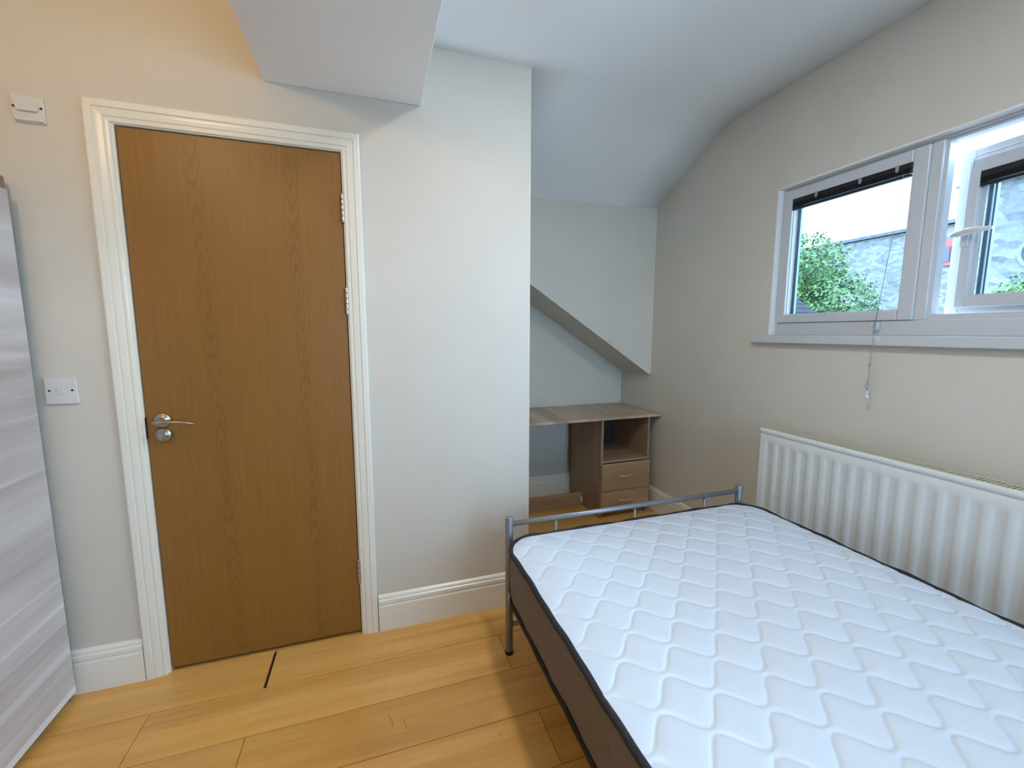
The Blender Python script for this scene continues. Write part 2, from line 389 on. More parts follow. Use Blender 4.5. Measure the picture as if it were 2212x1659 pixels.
# ---- baseboards
BP = [(0, 0), (.018, 0), (.018, .112), (.0165, .117), (.0125, .120), (.0165, .124), (.0165, .138), (.015, .142), (.0105, .146), (.0125, .151), (.0095, .158), (.004, .163), (0, .163)]
BPr = [(z, t) for t, z in BP]
def base(name, p0, p1, T, label): struct(MB().sweep(BPr, p0, p1, (0, 0, 1), T).build(name, 'gloss'), label, 'skirting board')
base('baseboard_far', (XL, D, 0), (-.866, D, 0), (0, -1, 0), 'cream moulded skirting board between the wardrobe and the door')
base('baseboard_far_right', (-.022, D, 0), (XC, D, 0), (0, -1, 0), 'cream moulded skirting board right of the oak door')
base('baseboard_alcove_side', (XC, D-.018, 0), (XC, D2, 0), (1, 0, 0), 'cream skirting board on the alcove side wall')
base('baseboard_alcove_back', (XC+.018, D2, 0), (W-.018, D2, 0), (0, -1, 0), 'cream skirting board behind the desk')
base('baseboard_right', (W, D2, 0), (W, YN, 0), (-1, 0, 0), 'cream skirting board under the window behind the bed')

# ---- door: lining, leaf, hinges, handle, strike plate
dr = empty('door_1', (-.44, D, 0)); struct(dr, 'oak veneered flush door with steel lever handle in cream frame', 'door')
def dpart(mb, name, mat, parent=dr, bevel=0):
    o = mb.build(name, mat, None, bevel=bevel)
    o.data.transform(Matrix.Translation((.44, -D, 0))); o.parent = parent; return o
ln = MB(); ln.box((-.815, D-.002, 0), (-.791, D+.062, 2.013)); ln.box((-.094, D-.002, 0), (-.068, D+.062, 2.013)); ln.box((-.791, D-.002, 1.989), (-.094, D+.062, 2.013))
dpart(ln, 'door_lining', 'gloss')
st = MB(); st.box((-.791, D+.048, 0), (-.778, D+.062, 1.989)); st.box((-.107, D+.048, 0), (-.094, D+.062, 1.989)); st.box((-.778, D+.048, 1.975), (-.107, D+.062, 1.989))
dpart(st, 'door_stop', 'gloss')
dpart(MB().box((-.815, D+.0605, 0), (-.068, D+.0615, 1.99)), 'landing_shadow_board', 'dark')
leaf = MB().box((-.7875, D+.002, .015), (-.0975, D+.046, 1.985)).build('door_leaf', 'oak', None, bevel=.0015)
leaf.parent = dr; leaf.matrix_parent_inverse = Matrix.Translation((.44, -D, 0))
for z0 in (.290, 1.429, 1.783):
    h = MB()
    for k in range(5): h.lathe([(.0064, k*.0208-.052), (.0068, k*.0208-.051), (.0068, k*.0208-.0325), (.0064, k*.0208-.0318)], (-.0945, D-.0065, z0), 2, 14)
    h.box((-.0985, D-.004, z0-.052), (-.0905, D+.006, z0+.052))
    hg = dpart(h, 'hinge', 'steel')
    dpart(MB().lathe([(.003, -.0555), (.0045, -.0545), (.0045, -.052)], (-.0945, D-.0065, z0), 2, 10).lathe([(.0045, .052), (.0045, .0545), (.003, .0555)], (-.0945, D-.0065, z0), 2, 10), 'hinge_pin', 'steel', hg)
hx, hz = -.737, .990
hd = dpart(MB().lathe([(.026, D+.003), (.026, D-.007), (.023, D-.0095), (.012, D-.0095), (.0105, D-.012), (.0105, D-.050)], (hx, 0, hz), 1, 28), 'lever_handle', 'handle_nickel')
pth = [(hx-.012, D-.049, hz-.001), (hx+.004, D-.051, hz+.001), (hx+.03, D-.053, hz+.002), (hx+.06, D-.053, hz+.000), (hx+.09, D-.050, hz-.005), (hx+.112, D-.046, hz-.011)]
dpart(MB().tube(pth, [.0095, .0105, .0095, .0085, .0075, .006], 12, flat=.62), 'lever', 'handle_nickel', hd)
tr = dpart(MB().lathe([(.025, D+.003), (.025, D-.007), (.022, D-.0095), (.0125, D-.0095), (.0115, D-.018)], (hx-.001, 0, hz-.054), 1, 28), 'privacy_rose', 'handle_nickel')
dpart(MB().box((hx-.0045, D-.030, hz-.068), (hx+.0025, D-.016, hz-.040)), 'thumb_turn', 'steel', tr)
dpart(MB().box((-.7905, D-.0028, .925), (-.7860, D+.001, 1.002)), 'strike_plate', 'dark')

# ---- architrave
AP = [(0, 0), (0, .008), (.003, .0105), (.010, .0115), (.0125, .0085), (.0155, .0085), (.0175, .0130), (.030, .0150), (.0355, .0155), (.0375, .0125), (.0405, .0125), (.0430, .0180), (.0600, .0180), (.0640, .0165), (.0650, .0140), (.0650, 0)]
ar = empty('trim_1', (-.44, D, 0)); struct(ar, 'cream moulded architrave framing the oak door', 'architrave')
xi0, xi1, zi = -.799, -.090, 1.992
for nm, mb in (('architrave_leg', MB().sweep(AP, (xi0, D, 0), (xi0, D, zi), (-1, 0, 0), (0, -1, 0), 0, 1)),
               ('architrave_head', MB().sweep(AP, (xi0, D, zi), (xi1, D, zi), (0, 0, 1), (0, -1, 0), -1, 1)),
               ('architrave_leg', MB().sweep(AP, (xi1, D, 0), (xi1, D, zi), (1, 0, 0), (0, -1, 0), 0, 1))):
    dpart(mb, nm, 'gloss', ar)

# ---- window
wn = empty('window_1', (W, 1.0, WZ0)); struct(wn, 'white two-light plastic window with the right casement ajar', 'window')
def wpart(mb, name, mat, parent=wn, bevel=0):
    o = mb.build(name, mat, None, bevel=bevel)
    o.data.transform(Matrix.Translation((-W, -1.0, -WZ0))); o.parent = parent; return o
FX = W+.03
def frame_ring(mb, x0, x1, yl, yr, z0, z1, wl, wr, wb, wt):
    mb.box((x0, yl-wl, z0), (x1, yl, z1)); mb.box((x0, yr, z0), (x1, yr+wr, z1))
    mb.box((x0, yr+wr, z0), (x1, yl-wl, z0+wb)); mb.box((x0, yr+wr, z1-wt), (x1, yl-wl, z1)); return mb
wpart(frame_ring(MB(), FX, FX+.065, 1.692, -1.866, 1.296, 2.030, .026, .04, .060, .030), 'window_frame', 'upvc', bevel=.003)
for ym in (1.052, .300, -.420, -1.140): wpart(MB().box((FX, ym, 1.356), (FX+.065, ym+.036, 2.0)), 'mullion', 'upvc', bevel=.003)
wpart(frame_ring(MB(), FX+.012, FX+.05, 1.052, .336, 1.356, 2.000, .010, .010, .020, .012), 'opening_rebate', 'upvc')
# fixed left casement
sL = wpart(frame_ring(MB(), FX-.008, FX+.060, 1.666, 1.088, 1.357, 1.998, .038, .052, .040, .048), 'casement', 'upvc', bevel=.004)
wpart(frame_ring(MB(), FX+.006, FX+.030, 1.631, 1.133, 1.394, 1.953, .006, .006, .006, .006), 'glazing_bead', 'upvc', sL)
wpart(MB().box((FX+.032, 1.134, 1.394), (FX+.036, 1.630, 1.954)), 'pane', 'glass', sL)
wpart(MB().box((FX+.037, 1.613, 1.398), (FX+.050, 1.620, 1.952)).box((FX+.037, 1.6235, 1.398), (FX+.050, 1.627, 1.952)), 'spacer_bar', 'spacer', sL)
for y1_ in (.300, -.420, -1.140):  # lights beyond the view, added to let more daylight in
    y0_ = y1_-.684; cs_ = wpart(frame_ring(MB(), FX-.008, FX+.060, y1_, y0_, 1.357, 1.998, .045, .045, .040, .048), 'casement', 'upvc', bevel=.004)
    wpart(MB().box((FX+.032, y0_+.044, 1.396), (FX+.036, y1_-.044, 1.951)), 'pane', 'glass', cs_)
# right casement, hinged on its far side and pushed a little outwards (own coordinates: y runs from the hinge to the closing edge)
TH = math.radians(7.0); HX, HY = W+.050, .400; RW = .652
def rpart(mb, name, mat, parent, bevel=0): return mb.build(name, mat, parent, bevel=bevel)
sR = frame_ring(MB(), 0, .030, RW, 0, 1.366, 1.958, .042, .042, .040, .045)
frame_ring(sR, -.022, .004, RW-.040, .040, 1.400, 1.915, .034, .034, .040, .045)
sR = sR.build('casement', 'upvc', None, bevel=.003); sR.parent = wn; sR.location = (HX-W, HY-1.0, -WZ0); sR.rotation_euler = (0, 0, -TH)
rpart(MB().box((.010, .070, 1.436), (.014, RW-.070, 1.874)), 'pane', 'glass', sR)
rpart(frame_ring(MB(), -.006, .009, RW-.073, .073, 1.439, 1.871, .006, .006, .006, .006), 'glazing_bead', 'upvc', sR)
rpart(MB().box((.015, RW-.092, 1.440), (.028, RW-.080, 1.870)).box((.015, RW-.104, 1.440), (.028, RW-.098, 1.870)), 'spacer_bar', 'spacer', sR)
hy = RW-.053
rpart(MB().box((-.030, hy-.012, 1.618), (-.022, hy+.012, 1.684)).lathe([(.011, -.048), (.011, -.026)], (0, hy, 1.664), 0, 16), 'handle_base', 'upvc', sR, .003)
rpart(MB().tube([(-.050, hy+.022, 1.658), (-.053, hy+.006, 1.661), (-.055, hy-.02, 1.664), (-.056, hy-.055, 1.665), (-.054, hy-.095, 1.662)], [.008, .012, .0135, .0115, .006], 12, flat=.9), 'window_handle', 'plastic', sR)
rpart(MB().tube([(-.025, RW-.052, 1.892), (-.032, RW-.056, 1.912), (-.034, RW-.072, 1.922), (-.034, RW-.20, 1.922), (-.030, RW-.26, 1.918)], .0022, 8), 'restrictor_cable', 'upvc', sR)
w2 = empty('added_window', ((NX0+NX1)/2, YN, NZ0)); struct(w2, 'added white plastic window, unseen, in the wall behind the viewer', 'window')  # unseen window added to bring more daylight into the room
def w2part(mb, name, mat):
    o = mb.build(name, mat); o.data.transform(Matrix.Translation((-(NX0+NX1)/2, -YN, -NZ0))); o.parent = w2
xm_ = (NX0+NX1)/2
w2part(MB().box((NX0, YN-.12, NZ0), (NX0+.05, YN-.06, NZ1)).box((NX1-.05, YN-.12, NZ0), (NX1, YN-.06, NZ1)).box((NX0+.05, YN-.12, NZ0), (NX1-.05, YN-.06, NZ0+.05)).box((NX0+.05, YN-.12, NZ1-.05), (NX1-.05, YN-.06, NZ1)), 'window_frame', 'upvc')
w2part(MB().box((xm_-.025, YN-.12, NZ0+.05), (xm_+.025, YN-.06, NZ1-.05)), 'mullion', 'upvc')
for xa, xb in ((NX0+.05, xm_-.025), (xm_+.025, NX1-.05)): w2part(MB().box((xa, YN-.092, NZ0+.05), (xb, YN-.088, NZ1-.05)), 'pane', 'glass')
# reveal edge and sill
rv = MB(); rv.box((W-.0025, WY1-.004, 1.290), (FX+.002, WY1+.005, WZ1+.004)); rv.box((W-.0025, WY0, WZ1-.003), (FX+.002, WY1+.005, WZ1+.006))
struct(rv.build('trim_2', 'reveal', bevel=.0015), 'thin white plaster bead around the window opening', 'trim')
sill = MB().box((W-.032, -1.95, 1.256), (W, 1.768, 1.296)).box((W, WY0+.001, 1.270), (FX+.03, WY1-.005, 1.2955)).build('trim_3', 'upvc', bevel=.004)
struct(sill, 'white window sill board below the window', 'window sill')

# ================================================================== BLINDS (raised, slats stacked under the head rail)
def blind(name, y0, y1, ztop, x, label, place=None):
    b = empty(name, (x, (y0+y1)/2, ztop)); tag(b, label, 'blind', 'black venetian blinds on the window')
    h = (y1-y0)/2
    MB().box((-.008, -h, -.022), (.010, h, 0)).build('head_rail', 'blind', b, bevel=.002)
    for k in range(5):
        z = -.0245-.0033*k
        MB().add([(-.0115, -h+.003, z), (-.001, -h+.003, z+.0018), (.0115, -h+.003, z), (.0115, h-.003, z), (-.001, h-.003, z+.0018), (-.0115, h-.003, z),
                  (-.0115, -h+.003, z-.0016), (.0115, -h+.003, z-.0016), (.0115, h-.003, z-.0016), (-.0115, h-.003, z-.0016)],
                 [(0, 1, 4, 5), (1, 2, 3, 4), (6, 9, 8, 7), (0, 5, 9, 6), (2, 7, 8, 3), (0, 6, 7, 2, 1), (5, 4, 3, 8, 9)]).build('slat', 'blind', b)
    MB().box((-.010, -h+.002, -.052), (.010, h-.002, -.0425)).build('bottom_rail', 'blind', b, bevel=.002)
    for t in (-.52, .25, .80):
        MB().box((-.0105, -t*h-.006, -.019), (-.0075, -t*h+.006, .001)).box((-.0105, -t*h-.004, -.024), (-.0085, -t*h+.004, -.019)).build('bracket', 'cord', b)
    return b
bL = blind('venetian_blind', 1.141, 1.626, 1.952, FX-.001, 'black venetian blind raised at the top of the fixed left pane')
bR = blind('venetian_blind', 0, RW-.146, 0, 0, 'black venetian blind raised at the top of the open right casement')
pR = Matrix.Translation((HX, HY, 0)) @ Matrix.Rotation(-TH, 4, 'Z')
bR.matrix_world = pR @ Matrix.Translation((-.013, RW/2, 1.870))
# pull cord with cleat, joiner and tassel, hanging in front of the sill
cd = empty('blind_cord', (W-.05, 1.16, 1.10)); tag(cd, 'thin grey pull cord with clear tassel hanging over the window sill', 'blind cord')
def cpart(mb, name, mat):
    o = mb.build(name, mat); o.data.transform(Matrix.Translation((-W+.05, -1.16, -1.10))); o.parent = cd
cx_ = W-.046
cpart(MB().tube([(FX-.010, 1.165, 1.925), (FX-.013, 1.184, 1.634), (FX-.016, 1.207, 1.350)], .0012, 6).tube([(FX-.016, 1.207, 1.350), (W-.004, 1.200, 1.320), (W-.030, 1.183, 1.300), (W-.040, 1.175, 1.277), (cx_, 1.174, 1.18)], .0013, 6), 'cord', 'cord')
cpart(MB().tube([(cx_, 1.174, 1.180), (cx_-.001, 1.173, 1.075)], .0018, 6).tube([(cx_, 1.177, 1.12), (cx_-.002, 1.182, 1.085), (cx_-.001, 1.174, 1.073)], .0009, 5), 'cord', 'cord')
cpart(MB().box((FX-.020, 1.195, 1.325), (FX-.008, 1.201, 1.352)).box((FX-.020, 1.213, 1.325), (FX-.008, 1.219, 1.352)).box((FX-.020, 1.195, 1.320), (FX-.008, 1.219, 1.326)), 'cleat', 'clear_plastic')
cpart(MB().box((W-.0345, 1.160, 1.272), (W-.0320, 1.186, 1.2965)), 'cord_clip', 'clear_plastic')
cpart(MB().lathe([(.002, 1.170), (.0045, 1.172), (.0045, 1.186), (.002, 1.188)], (cx_, 1.174, 0), 2, 10), 'joiner', 'cord')
cpart(MB().lathe([(.002, 1.074), (.0042, 1.070), (.0042, 1.060), (.003, 1.057), (.0062, 1.054), (.0068, 1.046), (.0055, 1.042)], (cx_-.001, 1.173, 0), 2, 12), 'tassel', 'clear_plastic')

# ================================================================== RADIATOR
RX, RY0, RY1, RZ0, RZ1 = W-.118, .36, 1.587, .235, .835
rd = empty('radiator', (W-.07, (RY0+RY1)/2, RZ0)); tag(rd, 'white fluted panel radiator under the window behind the mattress', 'radiator')
def rpt(mb, name, mat, parent=rd, bevel=0):
    o = mb.build(name, mat, None, bevel=bevel); o.data.transform(Matrix.Translation((-W+.07, -(RY0+RY1)/2, -RZ0))); o.parent = parent; return o
pitch_ = .0578; nf = 20
yy = [RY1, RY1-.004, RY1-.016]; dd = [0, 0, 0]; yb = RY1-.020
for k in range(nf):
    c = yb-.012-pitch_*k
    for a, dep in ((0, 0), (.0035, .25), (.0095, .85), (.013, 1), (.031, 1), (.0345, .85), (.0405, .25), (.044, 0)):
        yy.append(c-a); dd.append(dep)
yy += [RY0+.004, RY0]; dd += [0, 0]
zz = [RZ0, RZ0+.012, RZ0+.045, RZ0+.052, RZ0+.062, RZ1-.078, RZ1-.067, RZ1-.060, RZ1-.030, RZ1-.027, RZ1-.022, RZ1-.019, RZ1-.004, RZ1]
ez = [0, 0, 0, .3, 1, 1, .3, 0, 0, 0, 0, 0, 0, 0]; off = [.004, 0, 0, 0, 0, 0, 0, 0, 0, .0015, .0015, -.003, -.003, .001]
vs = [(RX+off[j]+.0046*dd[i]*ez[j], yy[i], zz[j]) for i in range(len(yy)) for j in range(len(zz))]; nz = len(zz)
fs = [(i*nz+j, i*nz+j+1, (i+1)*nz+j+1, (i+1)*nz+j) for i in range(len(yy)-1) for j in range(nz-1)]
fp = rpt(MB().add(vs, fs, True), 'front_panel', 'radiator')
mdd = fp.modifiers.new('thick', 'SOLIDIFY'); mdd.thickness = .003; mdd.offset = -1
for ya in (RY1-.0035, RY0): rpt(MB().box((RX+.012, ya, RZ0+.01), (W-.030, ya+.0035, RZ1-.004)), 'side_cover', 'radiator')
rpt(MB().box((W-.042, RY0+.01, RZ0+.01), (W-.032, RY1-.006, RZ1-.012)), 'rear_panel', 'radiator')
g = MB(); n = 104
for k in range(n):
    y = RY0+.006+(RY1-RY0-.018)*k/(n-1); g.box((RX+.012, y, RZ1-.007), (W-.034, y+.0062, RZ1-.003))
g.box((RX+.010, RY0, RZ1-.010), (RX+.016, RY1-.002, RZ1-.001)); g.box((W-.040, RY0, RZ1-.010), (W-.031, RY1-.002, RZ1-.002))
rpt(g, 'top_grille', 'grille')
for (ya, yb_, za, zb) in ((1.045, .985, RZ1-.0235, RZ1-.0205), (.985, .87, RZ1-.0235, RZ1-.0222)):
    rpt(MB().box((RX-.0012, yb_, za), (RX+.002, ya, zb)), 'paint_chip', 'dark', fp)
rpt(MB().prism([(.822, .776), (.812, .7785), (.788, .7745), (.796, .7715), (.81, .7745)], 0, RX-.0008, RX+.004), 'paint_chip', 'dark', fp)
for y in (RY0+.15, RY1-.15):
    rpt(MB().box((W-.034, y-.02, RZ0+.05), (W-.001, y+.02, RZ1-.06)), 'wall_bracket', 'radiator')

# ================================================================== LAMPS (above the frame; the pendant is added fill)
pd = empty('added_pendant', (FILL_BULB_AT[0], FILL_BULB_AT[1], 2.62)); tag(pd, 'added bare bulb pendant, unseen, left of the ceiling beam', 'lamp')
dz = FILL_BULB_AT[2]-2.62
MB().lathe([(.012, dz+.050), (.017, dz+.055), (.017, dz+.10), (.008, dz+.115)], (0, 0, 0), 2, 18).build('lamp_holder', 'plastic', pd)
MB().tube([(0, 0, dz+.11), (0, 0, -.02)], .0035, 8).build('flex', 'plastic', pd)
MB().lathe([(.045, 0), (.045, -.012), (.02, -.028), (.006, -.03)], (0, 0, 0), 2, 24).build('ceiling_rose', 'plastic', pd)
lp = empty('ceiling_panel_lamp', (PANEL_AT[0], PANEL_AT[1], ZC)); tag(lp, 'slim white rectangular ceiling light above the bed', 'lamp')
MB().box((-.105, -.265, -.020), (-.093, .265, 0)).box((.093, -.265, -.020), (.105, .265, 0)).box((-.093, -.265, -.020), (.093, -.253, 0)).box((-.093, .253, -.020), (.093, .265, 0)).build('frame', 'plastic', lp)
MB().box((-.093, -.253, -.018), (.093, .253, -.002)).build('diffuser', 'reveal', lp)

# ================================================================== WALL FITTINGS
sw = empty('light_switch', (-1.010, D, 1.110)); tag(sw, 'white square light switch on the wall between wardrobe and door', 'light switch')
MB().box((-.043, -.0095, -.045), (.043, 0, .045)).build('plate', 'plastic', sw, bevel=.002)
rk = MB().add([(-.010, -.0095, -.013), (.010, -.0095, -.013), (.010, -.0095, .013), (-.010, -.0095, .013), (-.010, -.0115, -.013), (.010, -.0115, -.013), (.010, -.0155, .013), (-.010, -.0155, .013)],
         [(0, 1, 2, 3), (4, 7, 6, 5), (0, 4, 5, 1), (1, 5, 6, 2), (2, 6, 7, 3), (3, 7, 4, 0)]); rk.build('rocker', 'plastic', sw, bevel=.0008)
for sx in (-1, 1): MB().lathe([(.0034, -.0105), (.0034, -.008)], (sx*.0305, 0, .001), 1, 12).build('screw', 'dark', sw)
fo = empty('flex_outlet', (-1.003, D, 2.000)); tag(fo, 'white cable outlet plate high on the wall left of the door', 'outlet plate')
MB().prism([(-.040, .040), (-.040, -.026), (-.036, -.036), (-.026, -.040), (.040, -.040), (.040, .040)], 1, -.008, 0).build('plate', 'plastic', fo, bevel=.002)
MB().prism([(-.024, .016), (-.029, .004), (-.024, -.008), (.024, -.008), (.029, .004), (.024, .016)], 1, -.0155, -.008).build('cover', 'plastic', fo, bevel=.002)
MB().prism([(-.037, -.021), (-.033, -.033), (-.024, -.037), (.038, -.037), (.038, -.023), (-.02, -.018)], 1, -.0135, -.008).build('cord_grip', 'plastic', fo, bevel=.002)
for sx in (-1, 1): MB().lathe([(.0034, -.0095), (.0034, -.007)], (sx*.0335, 0, .005), 1, 12).build('screw', 'dark', fo)
so = empty('wall_socket', (1.522, D2, .432)); tag(so, 'white double wall socket half hidden behind the desk drawers', 'wall socket')
MB().box((-.073, -.010, -.043), (.073, 0, .043)).build('plate', 'plastic', so, bevel=.002)
for sx in (-1, 1):
    MB().box((sx*.036-.003, -.0106, .008), (sx*.036+.003, -.0095, .016)).box((sx*.036-.013, -.0106, -.012), (sx*.036-.007, -.0095, -.007)).box((sx*.036+.007, -.0106, -.012), (sx*.036+.013, -.0095, -.007)).build('pin_holes', 'dark', so)
    MB().box((sx*.036-.006, -.0125, .022), (sx*.036+.006, -.0095, .034)).build('rocker', 'plastic', so, bevel=.0008)

# ================================================================== WARDROBE
wr = empty('wardrobe', (-1.36, 1.30, 0)); tag(wr, 'tall grey washed oak wardrobe with horizontal grain beside the door wall', 'wardrobe')
def wp(mb, name, mat, parent=wr, bevel=0):
    o = mb.build(name, mat, None, bevel=bevel); o.data.transform(Matrix.Translation((1.36, -1.30, 0))); o.parent = parent; return o
wa, wb = .86, 1.797
for y0, y1 in ((wa, wa+.018), (wb-.018, wb)): wp(MB().box((-1.66, y0, 0), (-1.074, y1, 1.745)), 'side_panel', 'carcass', bevel=.001)
wp(MB().box((-1.66, wa, 1.745), (-1.070, wb, 1.785)), 'top_board', 'carcass', bevel=.002)
wp(MB().box((-1.66, wa+.018, .05), (-1.655, wb-.018, 1.745)), 'back_panel', 'carcass')
wp(MB().box((-1.655, wa+.018, .05), (-1.074, wb-.018, .068)), 'bottom_board', 'carcass')
wp(MB().box((-1.10, wa+.018, 0), (-1.085, wb-.018, .05)), 'plinth', 'carcass')
ymid = 1.33
for y0, y1, hs in ((wa+.002, ymid-.0015, ymid-.045), (ymid+.0015, wb-.018, ymid+.045)):
    d = wp(MB().box((-1.073, y0, .036), (-1.055, y1, 1.742)), 'door', 'wardrobe', bevel=.0015)
    wp(MB().tube([(-1.056, hs, .90), (-1.030, hs, .905), (-1.028, hs, .98), (-1.030, hs, 1.055), (-1.056, hs, 1.06)], .005, 10), 'handle', 'brass', d)
# planks of the printed board face end in a paler lower strip
wp(MB().box((-1.0555, ymid+.0015, .0362), (-1.0545, wb-.0185, .060)), 'edge_strip', 'reveal')

# ================================================================== DESK in the alcove
dk = empty('desk', (1.940, 3.036, 0), math.radians(1.5)); tag(dk, 'oak effect desk with open cubby and two drawers in the alcove', 'desk')
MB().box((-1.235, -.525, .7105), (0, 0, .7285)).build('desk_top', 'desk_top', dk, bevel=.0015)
px0, px1, pf, pb = -.480, -.082, -.500, -.058
def dkp(a, b, name, mat, parent=dk, bevel=.001): return MB().box(a, b).build(name, mat, parent, bevel=bevel)
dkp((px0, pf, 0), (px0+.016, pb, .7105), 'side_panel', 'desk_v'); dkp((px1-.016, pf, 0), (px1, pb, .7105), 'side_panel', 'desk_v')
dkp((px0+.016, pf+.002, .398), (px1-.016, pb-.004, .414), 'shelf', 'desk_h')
dkp((px0+.016, pb-.008, .02), (px1-.016, pb, .7105), 'back_panel', 'dark_back', dk, 0)
dkp((px0+.016, pf+.03, 0), (px1-.016, pf+.045, .045), 'plinth', 'desk_h')
for z0, z1 in ((.198, .394), (.048, .194)):
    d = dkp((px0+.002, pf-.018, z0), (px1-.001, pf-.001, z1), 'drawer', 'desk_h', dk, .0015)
    zc_ = z0+(z1-z0)*.56; cx = (px0+px1)/2-.012
    MB().tube([(cx-.052, pf-.019, zc_), (cx-.048, pf-.034, zc_-.001), (cx-.025, pf-.042, zc_-.002), (cx, pf-.044, zc_-.002), (cx+.025, pf-.042, zc_-.002), (cx+.048, pf-.034, zc_-.001), (cx+.052, pf-.019, zc_)], .0042, 10).build('handle', 'brass', d)
dkp((-1.215, -.50, 0), (-1.199, -.05, .7105), 'leg_panel', 'desk_v')
dkp((-1.199, -.245, .004), (px0, -.229, .100), 'stretcher', 'desk_h')
MB().box((px0-.016, -.258, .030), (px0-.001, -.245, .066)).lathe([(.004, -.262), (.004, -.256)], (px0-.009, 0, .046), 1, 10).build('corner_block', 'plastic', dk, bevel=.001)

# ================================================================== BED FRAME
BY0, BY1 = -.42, 1.517; BXl, BXr = .483, 1.637
bd = empty('bed_frame', ((BXl+BXr)/2, (BY0+BY1)/2, 0)); tag(bd, 'silver grey tubular metal bed frame under the mattress', 'bed frame')
def bp(mb, name, mat='bed_metal', parent=bd, bevel=0):
    o = mb.build(name, mat, None, bevel=bevel); o.data.transform(Matrix.Translation((-(BXl+BXr)/2, -(BY0+BY1)/2, 0))); o.parent = parent; return o
for y, ht in ((BY1, .586), (BY0, .90)):
    for x in (BXl, BXr):
        p = bp(MB().lathe([(.0145, .004), (.0155, .006), (.0155, ht-.004), (.0145, ht-.001), (.012, ht)], (x, y, 0), 2, 20), 'post')
        bp(MB().lathe([(.0165, 0), (.0165, .012), (.0158, .014)], (x, y, 0), 2, 20), 'foot_cap', 'rail_dark', p)
        for zb_ in (.555, .372, .125):
            bp(MB().lathe([(.0045, -.019), (.0045, -.0155)], (x+(-.0 if x > 1 else 0), y, zb_), 0, 10), 'bolt', 'steel', p)
    rz = .556 if y > 0 else .87
    bp(MB().tube([(BXl, y, rz), ((BXl+BXr)/2, y, rz), (BXr, y, rz)], .0108, 16), 'top_rail')
    for sx in (.684, 1.060, 1.436): bp(MB().tube([(sx, y, .30), (sx, y, rz)], .0062, 10), 'spindle')
    bp(MB().box((BXl, y-.012, .268), (BXr, y+.012, .298)), 'cross_rail', 'rail_dark')
    bp(MB().tube([(BXl, y, .127), (BXr, y, .127)], .009, 12), 'lower_rail')
for x, s in ((BXl, 1), (BXr, -1)):
    bp(MB().prism([(x-.012*s, .246), (x-.009*s, .246), (x-.009*s, .284), (x+.03*s, .284), (x+.03*s, .287), (x-.012*s, .287)], 1, BY0+.016, BY1-.016), 'side_rail', 'bed_metal')
for k in range(6):
    y = BY0+.2+k*.32; bp(MB().box((BXl+.0, y-.02, .270), (BXr, y+.02, .2835)), 'slat', 'rail_dark')
bp(MB().tube([(1.06, BY0, .262), (1.06, BY1, .262)], .011, 12), 'centre_rail', 'rail_dark')

# ================================================================== MATTRESS
MX0, MX1, MY0, MY1 = .455, 1.668, -.395, 1.497; MR = .115; ZT, ZB = .498, .300
mt = empty('mattress', ((MX0+MX1)/2, (MY0+MY1)/2, .288)); tag(mt, 'white quilted mattress with taupe border and black piping', 'mattress')
cxm, cym = (MX0+MX1)/2, (MY0+MY1)/2; hw, hl = (MX1-MX0)/2, (MY1-MY0)/2
def mpart(o):
    o.data.transform(Matrix.Translation((-cxm, -cym, -.288))); o.parent = mt; return o
nx, ny = 330, 500
yv = np.linspace(-hl, hl, ny); sv = np.linspace(-1, 1, nx)
yv = np.sign(yv)*hl*(1-(1-np.abs(yv)/hl)**1.0)
dy = np.clip(np.abs(yv)-(hl-MR), 0, MR); xe = hw-MR+np.sqrt(np.maximum(MR**2-dy**2, 0))
X = sv[None, :]*xe[:, None]; Y = np.repeat(yv[:, None], nx, 1)
# signed distance in to the rounded border
qx, qy = np.abs(X)-(hw-MR), np.abs(Y)-(hl-MR)
din = MR-(np.sqrt(np.maximum(qx, 0)**2+np.maximum(qy, 0)**2)+np.minimum(np.maximum(qx, qy), 0)); din = np.maximum(din, 0)
wx, wy = X+cxm, Y+cym
best = np.full(X.shape, 9.0)
kx = 2*PI/.1450
n0 = np.round((wy-.707)/.0745)
for dn in (-1, 0, 1):
    n_ = n0+dn; ph = kx*(wx-.618-n_*.0725)
    # crests lean a little, as in the stitched pattern
    phs = ph+.35*np.sin(ph)*0
    yl = .707+.0745*n_+.0285*np.cos(phs); slp = -.0285*kx*np.sin(phs)
    best = np.minimum(best, np.abs(wy-yl)/np.sqrt(1+slp**2))
quilt = .0036*(1-np.exp(-(best/.0036)**2))+.0022*(1-np.exp(-(best/.018)**2))
edge = np.clip(din/.05, 0, 1); edge = edge*edge*(3-2*edge)
Z = ZT+.004+.022*(1-np.exp(-din/.10))+quilt*(.35+.65*edge)-.005*edge
Z += .0025*np.sin(wx*7+1.3*np.sin(wy*4))*edge+.0015*np.sin(wy*9+wx*3)*edge
Z[din < 1e-5] = ZT
vs = np.stack([X, Y, Z], -1).reshape(-1, 3)+np.array([cxm, cym, 0])
idx = np.arange(nx*ny).reshape(ny, nx)
fs = np.stack([idx[:-1, :-1], idx[:-1, 1:], idx[1:, 1:], idx[1:, :-1]], -1).reshape(-1, 4)
me = bpy.data.meshes.new('quilted_top'); me.from_pydata(vs.tolist(), [], fs.tolist()); me.polygons.foreach_set('use_smooth', [True]*len(fs)); me.update()
mpart(link('quilted_top', me, 'ticking'))
